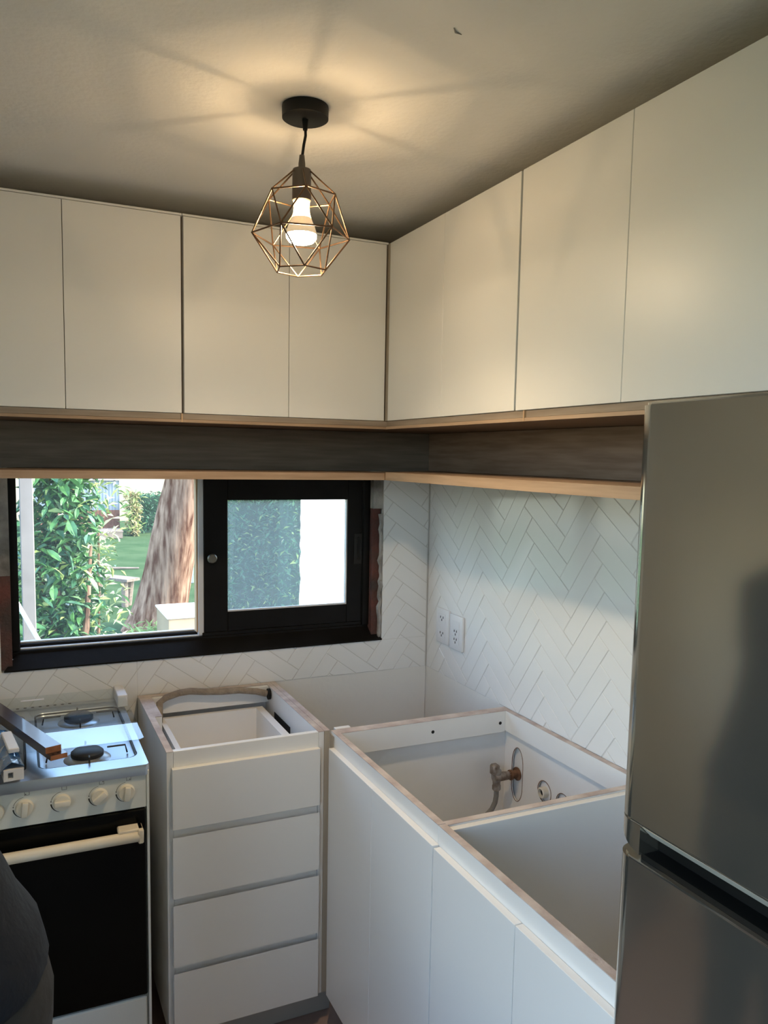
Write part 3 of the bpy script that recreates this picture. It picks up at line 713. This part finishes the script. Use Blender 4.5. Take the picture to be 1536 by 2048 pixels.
for k in range(9):
    l = .004+k*.035; rows.append([bm.verts.new(sp(a, z+rr.uniform(-.002, .004), l)) for a, z in ((-.012, .886), (-.010, .900), (.004, .916), (.020, .925), (.036, .919), (.048, .912))])
for a, b in zip(rows, rows[1:]):
    for i in range(5): bm.faces.new((a[i], a[i+1], b[i+1], b[i]))
fl = obj('blue_film', bm, m_film, t)
md = fl.modifiers.new('thickness', 'SOLIDIFY'); md.thickness = .0012
bm = bmesh.new(); bx(bm, -.010, .016, 0, .16, -.006, .006, .002)
for vv in bm.verts: vv.co = Vector(sp(vv.co.x+.030, vv.co.z+.932-vv.co.y*.03, vv.co.y+.075))
obj('foil_flap', bm, m_whitep, t)

# ------------------------------------------------------------------ garden
GZ = -.9
bm = bmesh.new(); g = 40
vs = [[bm.verts.new((-16+32*i/g, .4+28.6*j/g, GZ+.03*math.sin(i*1.7)*math.cos(j*1.3))) for j in range(g+1)] for i in range(g+1)]
for i in range(g):
    for j in range(g): bm.faces.new((vs[i][j], vs[i+1][j], vs[i+1][j+1], vs[i][j+1]))
struct(obj('ground', bm, m_grass))
struct(box('ground_side', (-14, -2.6, -12, .4, GZ-.3, GZ), m_grass, bev=0))
struct(box('foundation', (-2.45, .15, -4.3, .17, GZ, FZ-.1), m_render, bev=0))
struct(box('roof', (-2.75, .5, -4.6, .55, CZ+.12, CZ+.30), m_roof, bev=0))
def leaf_mesh(name, m, L=.12, Wd=.035, droop=.25):
    bm = bmesh.new(); prof = [(0, .08), (.25, .8), (.55, 1), (.8, .6), (1, .05)]; pv = None
    for f, w_ in prof:
        z = -droop*L*f*f; c = bm.verts.new((L*f, 0, z-.10*Wd)); l = bm.verts.new((L*f, Wd/2*w_, z+.12*Wd)); r = bm.verts.new((L*f, -Wd/2*w_, z+.12*Wd))
        if pv: bm.faces.new((pv[0], pv[1], l, c)); bm.faces.new((pv[2], pv[0], c, r))
        pv = (c, l, r)
    me = bpy.data.meshes.new(name); bm.to_mesh(me); bm.free(); me.materials.append(m); return me
def leaf_cloud(name, mats, parent, pos_fn, n, size, seed, stuff=True, narrow=.32):
    """n loose leaves joined into one mesh"""
    r = random.Random(seed); vs, fs, mi = [], [], []
    for i in range(n):
        p = pos_fn(r); L = size*r.uniform(.6, 1.3); Wd = L*narrow
        R = Matrix.Rotation(r.uniform(0, 6.28), 3, 'Z') @ Matrix.Rotation(r.uniform(-.9, .9), 3, 'Y') @ Matrix.Rotation(r.uniform(-.8, .8), 3, 'X')
        b = len(vs)
        for q in ((0, 0, 0), (L*.5, Wd/2, .06*L), (L, 0, -.15*L), (L*.5, -Wd/2, .06*L)): vs.append(tuple(Vector(p)+R @ Vector(q)))
        fs += [(b, b+1, b+2), (b, b+2, b+3)]; k = r.choices(range(len(mats)), [6, 3, 1][:len(mats)])[0]; mi += [k, k]
    off = wloc(parent) if parent else Vector((0, 0, 0))
    me = bpy.data.meshes.new(name); me.from_pydata([tuple(Vector(v)-off) for v in vs], [], fs)
    for mm in mats: me.materials.append(mm)
    for p, k in zip(me.polygons, mi): p.material_index = k
    o = bpy.data.objects.new(name, me); COL.objects.link(o); o.parent = parent
    if stuff: o['kind'] = 'stuff'
    return o

# leaning tree
t = thing('leaning_tree', 'thick leaning tree trunk with peeling brown bark on the lawn', 'tree', (.37, 9.2, GZ))
b0 = Vector((.36, 9.25, GZ)); dirn = Vector((.215, -.10, 1)); bm = bmesh.new(); pts, rs = [], []; r = random.Random(2)
rings = []; N = 30
for k in range(40):
    h = k*.19; p = b0+dirn*h+Vector((.015*math.sin(h*3), 0, 0)); rad = .345+.14*math.exp(-h*2.6)-.010*h
    rings.append([bm.verts.new(p+Vector((rad*(1+.05*math.sin(4*a+h*.6)+.025*math.sin(11*a+h*2)+r.uniform(-.012, .012))*math.cos(a), rad*(1+.05*math.sin(4*a+h*.6)+r.uniform(-.012, .012))*math.sin(a), 0))) for a in [2*math.pi*i/N for i in range(N)]])
for a, b in zip(rings, rings[1:]):
    for i in range(N): bm.faces.new((a[i], a[(i+1) % N], b[(i+1) % N], b[i]))
bm.faces.new(rings[-1]); obj('trunk', bm, m_bark, t, True)
def crown(r):
    a, z = r.uniform(0, 6.28), r.uniform(0, 1); R = 2.6*math.sqrt(r.random()); return (2.0+R*math.cos(a), 8.5+R*math.sin(a), 6.6+2.2*z*(1-R/4))
leaf_cloud('foliage', [m_leafA, m_leafB], t, crown, 2600, .34, 5)
bm = bmesh.new(); top_ = b0+dirn*7.3
for a in (0, 1.3, 2.5, 3.8, 5): tube(bm, [top_-dirn*.3, top_+Vector((.7*math.cos(a), .7*math.sin(a), .5)), top_+Vector((1.7*math.cos(a), 1.7*math.sin(a), 1.0))], [.16, .09, .03], 7)
obj('branch', bm, m_bark, t)
# big-leaved shrub by the porch post
t = thing('shrub', 'tall glossy green shrub with long leaves just outside the window', 'shrub', (-1.15, 4.5, GZ))
bm = bmesh.new()
for q in (((-1.15, 4.5, GZ), (-1.2, 4.5, .2), (-1.1, 4.5, 1.0), (-.95, 4.5, 2.0)), ((-1.12, 4.55, GZ), (-1.3, 4.6, .3), (-1.25, 4.6, 1.2)), ((-1.1, 4.45, GZ), (-.95, 4.4, .2), (-.9, 4.4, .9))): tube(bm, q, [.03]*(len(q)-1)+[.012], 7)
obj('stem', bm, m_bark, t)
def shrub_pos(r):
    z = r.uniform(-.55, 1.95); f = (z+.3)/2.2
    cx = -1.245+.16*f; hw = .22+.10*math.sin(f*5.5)+(.08 if f > .6 else 0)
    return (cx+hw*(r.random()+r.random()-1)*1.35, 4.5+.24*(r.random()+r.random()-1), z)
lm = [leaf_mesh('leaf', m_leafA, .12, .045), leaf_mesh('leaf', m_leafB, .12, .045), leaf_mesh('leaf', m_leafC, .10, .022, .4)]
r = random.Random(21)
for i in range(300):
    o = bpy.data.objects.new('leaf', r.choices(lm, [6, 4, 1])[0]); COL.objects.link(o); o.parent = t
    p = Vector(shrub_pos(r)); p.y -= .12
    o.location = p-wloc(t); o.rotation_euler = (r.uniform(-.6, .6), r.uniform(-.2, 1.1), r.uniform(0, 6.28)); s = r.uniform(.9, 1.7); o.scale = (s, s, s)
leaf_cloud('foliage', [m_leafA, m_leafB, m_leafC], t, shrub_pos, 3600, .12, 9, narrow=.40)
m_sunlit_leaf = mat('sunlit_leaf', (.50, .56, .36), .5)  # pale colour stands in for leaves blown out by sunlight
t = thing('sunlit_bush', 'bright sunlit feathery bush between the glossy shrub and the bench', 'bush', (-.80, 4.8, GZ))
bm = bmesh.new(); tube(bm, [(-.80, 4.8, GZ), (-.82, 4.8, -.2), (-.80, 4.8, 1.0)], [.025, .02, .01], 6); obj('stem', bm, m_bark, t)
def fern_pos(r):
    z = r.uniform(-.70, 1.45); w_ = .11+.12*abs(math.sin(z*3.4+.6))
    return (-.80+.02*z+w_*(r.random()+r.random()-1)*1.4, 4.75+.2*(r.random()-.5), z)
leaf_cloud('fronds', [m_sunlit_leaf, m_leafC, m_leafA], t, fern_pos, 520, .10, 4, narrow=.26)
t = thing('fallen_stick', 'thin fallen stick lying on the lawn behind the bench', 'stick', (.5, 15.5, GZ))
bm = bmesh.new(); tube(bm, [(-.2, 15.4, GZ+.03), (.35, 15.6, GZ+.05), (1.0, 15.5, GZ+.04)], [.02, .035, .02], 6); obj('stick', bm, m_plank, t)
# bench
t = thing('garden_bench', 'low weathered wooden bench on the lawn beside the leaning tree', 'bench', (.10, 11.3, GZ))
bd = Vector((.50, -.62, 0)).normalized(); bn = Vector((.62, .50, 0)).normalized(); bc = Vector((.02, 11.40, 0))
bm = bmesh.new(); q = [bc-bd*.62-bn*.15, bc+bd*.45-bn*.15, bc+bd*.45+bn*.15, bc-bd*.62+bn*.15]; prism(bm, [(p.x, p.y, GZ+.44) for p in q], (0, 0, .045)); obj('seat', bm, m_plank, t)
for l, s, lean in ((.33, -.08, 0), (.30, .10, -.05), (-.45, -.08, .06), (-.45, .10, .03)):
    p = bc+bd*l+bn*s; bm = bmesh.new(); tube(bm, [(p.x+lean, p.y, GZ), (p.x, p.y, GZ+.442)], .055, 8); obj('leg', bm, m_plank, t)
# shed, deck, hedges
t = thing('shed', 'blue grey corrugated shed with rusty lower sheets at the back of the garden', 'shed', (.4, 25.4, GZ))
def corr(name, x0, x1, y, z0, z1, m):
    bm = bmesh.new(); n = int((x1-x0)/.05); pv = None
    for k in range(n+1):
        x = x0+(x1-x0)*k/n; yy = y-.012*(k % 2); a, b = bm.verts.new((x, yy, z0)), bm.verts.new((x, yy, z1))
        if pv: bm.faces.new((pv[0], a, b, pv[1]))
        pv = (a, b)
    o = obj(name, bm, m, t); o.modifiers.new('thickness', 'SOLIDIFY').thickness = .01; return o
corr('upper_sheet', -.89, 1.67, 24.9, -.22, .78, m_shed); corr('lower_sheet', -.89, 1.67, 24.885, GZ, -.20, m_shedrust)
box('side_wall', (1.65, 1.67, 24.92, 26.4, GZ, .75), m_shed, t); box('side_wall', (-.89, -.87, 24.92, 26.4, GZ, .75), m_shed, t)
bm = bmesh.new(); prism(bm, [(-1.05, 24.7, .76), (1.80, 24.7, .84), (1.80, 26.6, .84), (-1.05, 26.6, .76)], (0, 0, .05)); obj('roof_sheet', bm, m_shed, t)
bm = bmesh.new(); bx(bm, -.30, .02, 24.86, 24.9, .42, .66); wf = obj('shed_window', bm, m_track, t)
box('pane', (-.27, -.01, 24.85, 24.862, .45, .63), m_block, wf, 0)
t = thing('wooden_deck', 'low pale wooden step deck in front of the shed', 'deck', (1.2, 22.8, GZ))
for k in range(4): box('plank', (.56, 1.48, 22.30+k*.24, 22.57+k*.24, GZ+.20, GZ+.24), m_plank, t, .004)
for k in range(2): box('beam', (.58, 1.46, 22.31+k*.7, 22.44+k*.7, GZ+.02, GZ+.20), m_plank, t, 0)
def hedge(name, label, cat, x0, x1, y0, y1, z1, mats, n, size, seed):
    t = thing(name, label, cat, ((x0+x1)/2, (y0+y1)/2, GZ))
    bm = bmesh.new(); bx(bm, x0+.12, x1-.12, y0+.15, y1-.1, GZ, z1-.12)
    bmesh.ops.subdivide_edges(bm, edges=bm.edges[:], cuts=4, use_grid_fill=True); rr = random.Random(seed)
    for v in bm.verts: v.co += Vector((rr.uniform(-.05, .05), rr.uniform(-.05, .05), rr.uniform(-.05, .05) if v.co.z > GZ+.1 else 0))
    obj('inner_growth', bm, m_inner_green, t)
    def pos(r):
        f = r.random(); x = r.uniform(x0, x1); z = r.uniform(GZ+.05, z1)
        if f < .65: return (x, y0+r.uniform(-.05, .2), z)
        if f < .85: return (x, r.uniform(y0, y1), z1-r.uniform(0, .15))
        return ((x0 if r.random() < .5 else x1)+r.uniform(-.1, .1), r.uniform(y0, y1), z)
    leaf_cloud('foliage', mats, t, pos, n, size, seed); return t
hedge('hedge', 'trimmed dark green hedge at the far end of the lawn', 'hedge', 2.0, 5.2, 23.8, 24.8, .40, [m_hedge, m_leafB], 1500, .16, 31)
hedge('dry_bush', 'straw coloured dry bush between shed and far hedge', 'bush', 1.70, 2.05, 23.0, 23.5, .45, [m_dry, m_leafC], 500, .20, 32)
hedge('creeper_hedge', 'dense green creeper hedge seen through the dusty sliding pane', 'hedge', .93, 2.35, 7.0, 7.9, 1.22, [m_hedge, m_leafB, m_leafC], 4200, .085, 33)
hedge('tall_creeper', 'taller green creeper growing against the white garden wall', 'hedge', 1.42, 2.10, 6.2, 6.9, 2.1, [m_hedge, m_leafB, m_leafC], 2600, .085, 34)
# white garden wall, rough at its near end
bm = bmesh.new(); rr = random.Random(8); edge = []; z = GZ
while z < 3.4: edge.append((1.183+rr.uniform(-.010, .010), z)); z += .07
prism(bm, [(2.9, 5.0, GZ), (2.9, 5.0, 3.4)]+[(x, 5.0, z) for x, z in edge[::-1]], (.13, .25, 0))
o = obj('garden_wall', bm, m_render); o['label'] = 'bright white rendered garden wall seen through the sliding pane'; o['category'] = 'wall'
o = box('porch_post', (-1.452, -1.368, 2.96, 3.04, GZ, 2.75), m_post, bev=.006); o['label'] = 'square grey porch post at the left edge of the window view'; o['category'] = 'post'
bm = bmesh.new(); tube(bm, [(-1.58, 1.5, 1.16), (-.598, 1.5, GZ)], .011, 10); o = obj('white_pole', bm, m_whitep); o['label'] = 'thin white pole leaning outside the lower left window corner'; o['category'] = 'pole'
t = thing('masonry_ledge', 'tan masonry ledge with sunlit pale top behind the window', 'ledge', (.15, 3.6, GZ))
box('base', (-.43, -.03, 3.40, 3.95, GZ, .425), m_ledge, t, .006); box('sunlit_top', (-.44, -.02, 3.39, 3.96, .4255, .442), m_render, t, .004)  # white top stands in for sunlight falling on the ledge
o = box('block_stack', (1.25, 1.75, 13.2, 13.7, GZ, -.22), m_block, bev=.02); o['label'] = 'grey blue block standing on the lawn right of the leaning trunk'; o['category'] = 'block'
t = thing('grass_tuft', 'tufts of long pale grass at the foot of the leaning tree', 'grass', (.2, 8.6, GZ))
def tuft(r): return (r.uniform(-.1, .9), r.uniform(8.2, 8.6), GZ+r.uniform(0, .22))
leaf_cloud('blades', [m_blade, m_leafC], t, tuft, 260, .17, 41, narrow=.10)

# ------------------------------------------------------------------ person at the left edge
def skin(name, joints, edges, m, parent, root, lev=2):
    me = bpy.data.meshes.new(name); ks = list(joints); off = wloc(parent)
    me.from_pydata([Vector(joints[k][:3])-off for k in ks], [(ks.index(a), ks.index(b)) for a, b in edges], [])
    o = bpy.data.objects.new(name, me); COL.objects.link(o); o.parent = parent
    sm = o.modifiers.new('skin', 'SKIN'); sm.use_smooth_shade = True
    for k, sv in zip(ks, me.skin_vertices[0].data):
        rr = joints[k][3]; sv.radius = (rr, rr) if not isinstance(rr, tuple) else rr; sv.use_root = (k == root)
    o.modifiers.new('smooth', 'SUBSURF').levels = lev; o.modifiers['smooth'].render_levels = lev
    me.materials.append(m); return o
PX, PY = -1.580, -1.42
per = thing('person', 'person in dark navy jacket and grey trousers standing at left before the stove', 'person', (PX, PY, FZ))
J = dict(pelvis=(PX, PY, .86, .09), waist=(PX-.05, PY, 1.02, .085), chest=(PX-.135, PY, 1.22, .10), neck0=(PX-.20, PY, 1.39, .05), neck=(PX-.225, PY, 1.45, .052),
    head0=(PX-.262, PY, 1.53, .072), head1=(PX-.272, PY, 1.61, .088), crown=(PX-.262, PY, 1.68, .066), nose=(PX-.368, PY, 1.555, .011), chin=(PX-.335, PY, 1.475, .030))
E_ = [('pelvis', 'waist'), ('waist', 'chest'), ('chest', 'neck0'), ('neck0', 'neck'), ('neck', 'head0'), ('head0', 'head1'), ('head1', 'crown'), ('head1', 'nose'), ('head0', 'chin')]
for s, tag_ in ((1, 'a'), (-1, 'b')):
    J.update({'hip'+tag_: (PX, PY+s*.09, .82, .07), 'knee'+tag_: (PX-.03, PY+s*.10, .40, .058), 'ank'+tag_: (PX+.01, PY+s*.105, .02, .040), 'toe'+tag_: (PX-.15, PY+s*.12, -.030, .032),
        'sh'+tag_: (PX-.17, PY+s*.175, 1.345, .046), 'el'+tag_: (PX-.22, PY+s*.22, 1.08, .040), 'wr'+tag_: (PX-.44, PY+s*.17, 1.00, .029), 'palm'+tag_: (PX-.52, PY+s*.16, 1.00, .034), 'ear'+tag_: (PX-.265, PY+s*.088, 1.575, .014)})
    E_ += [('pelvis', 'hip'+tag_), ('hip'+tag_, 'knee'+tag_), ('knee'+tag_, 'ank'+tag_), ('ank'+tag_, 'toe'+tag_), ('neck0', 'sh'+tag_), ('sh'+tag_, 'el'+tag_), ('el'+tag_, 'wr'+tag_), ('wr'+tag_, 'palm'+tag_), ('head1', 'ear'+tag_)]
    for i, (dy, L) in enumerate(((-.026, .070), (-.009, .080), (.009, .075), (.026, .060))):
        J.update({f'f{i}1'+tag_: (PX-.555, PY+s*.16+dy, .998, .0095), f'f{i}2'+tag_: (PX-.555-L*.55, PY+s*.16+dy*1.1, .985, .0085), f'f{i}3'+tag_: (PX-.555-L*.85, PY+s*.16+dy*1.1, .960, .0075)})
        E_ += [('palm'+tag_, f'f{i}1'+tag_), (f'f{i}1'+tag_, f'f{i}2'+tag_), (f'f{i}2'+tag_, f'f{i}3'+tag_)]
    J.update({'t1'+tag_: (PX-.50, PY+s*.16-s*.040, .995, .011), 't2'+tag_: (PX-.545, PY+s*.16-s*.058, .985, .009)}); E_ += [('palm'+tag_, 't1'+tag_), ('t1'+tag_, 't2'+tag_)]
skin('body', J, E_, m_skin, per, 'pelvis')
def loft(bm, rings, n=24):
    prev = None; rg = []
    for x, y, z, rx, ry in rings:
        rg.append([bm.verts.new((x+rx*math.cos(2*math.pi*k/n), y+ry*math.sin(2*math.pi*k/n), z)) for k in range(n)])
    for a, b in zip(rg, rg[1:]):
        for k in range(n): bm.faces.new((a[k], a[(k+1) % n], b[(k+1) % n], b[k]))
    bm.faces.new(rg[0][::-1]); bm.faces.new(rg[-1])
bm = bmesh.new()
loft(bm, [(PX+.004, PY, .885, .128, .182), (PX+.002, PY, .895, .134, .188), (PX-.004, PY, .945, .128, .182), (PX-.022, PY, .99, .118, .170), (PX-.038, PY, 1.04, .114, .165), (PX-.065, PY, 1.10, .112, .166), (PX-.10, PY, 1.18, .118, .180), (PX-.14, PY, 1.27, .124, .195), (PX-.172, PY, 1.35, .115, .190), (PX-.195, PY, 1.41, .085, .125), (PX-.215, PY, 1.455, .066, .068)])
for s_g, g_ in ((1, 'a'), (-1, 'b')):
    tube(bm, [(PX-.165, PY+s_g*.120, 1.385), (PX-.175, PY+s_g*.180, 1.345), (PX-.20, PY+s_g*.215, 1.22), J['el'+g_][:3], (PX-.33, PY+s_g*.20, 1.035), J['wr'+g_][:3]], [.060, .088, .074, .062, .055, .046], 14)
jk = obj('jacket', bm, m_navy, per, True)
bm = bmesh.new()
loft(bm, [(PX+.004, PY, .97, .10, .15), (PX+.010, PY, .90, .120, .168), (PX+.014, PY, .84, .128, .175), (PX+.016, PY, .78, .124, .172), (PX+.012, PY, .745, .112, .165), (PX+.010, PY, .735, .06, .10)])
for q in (1, -1):
    loft(bm, [(PX+.012, PY+q*.088, .80, .112, .084), (PX+.010, PY+q*.09, .70, .108, .088), (PX, PY+q*.095, .55, .090, .080), (PX-.015, PY+q*.10, .40, .074, .070), (PX-.005, PY+q*.102, .20, .066, .064), (PX+.010, PY+q*.105, .02, .060, .060)])
obj('trousers', bm, m_greycloth, per, True)
for s in (1, -1):
    skin('shoe', {'h': (PX+.035, PY+s*.105, -.028, .042), 'm': (PX-.06, PY+s*.11, -.030, .040), 't': (PX-.16, PY+s*.12, -.034, .034)}, [('h', 'm'), ('m', 't')], m_shoe, per, 'h')
skin('hair', {'a': (PX-.222, PY, 1.55, .085), 'b': (PX-.240, PY, 1.645, .115), 'c': (PX-.290, PY, 1.70, .080)}, [('a', 'b'), ('b', 'c')], m_hair, per, 'a')
bm = bmesh.new()
for s in (1, -1): bmesh.ops.create_icosphere(bm, subdivisions=2, radius=.012, matrix=Matrix.Translation((PX-.343, PY+s*.032, 1.59)))
obj('eyes', bm, m_whitep, per, True)
bm = bmesh.new(); tube(bm, [(PX-.352, PY-.022, 1.508), (PX-.360, PY, 1.510), (PX-.352, PY+.022, 1.508)], [.004, .006, .004], 8); obj('mouth', bm, mat('lips', (.40, .17, .14), .5), per, True)
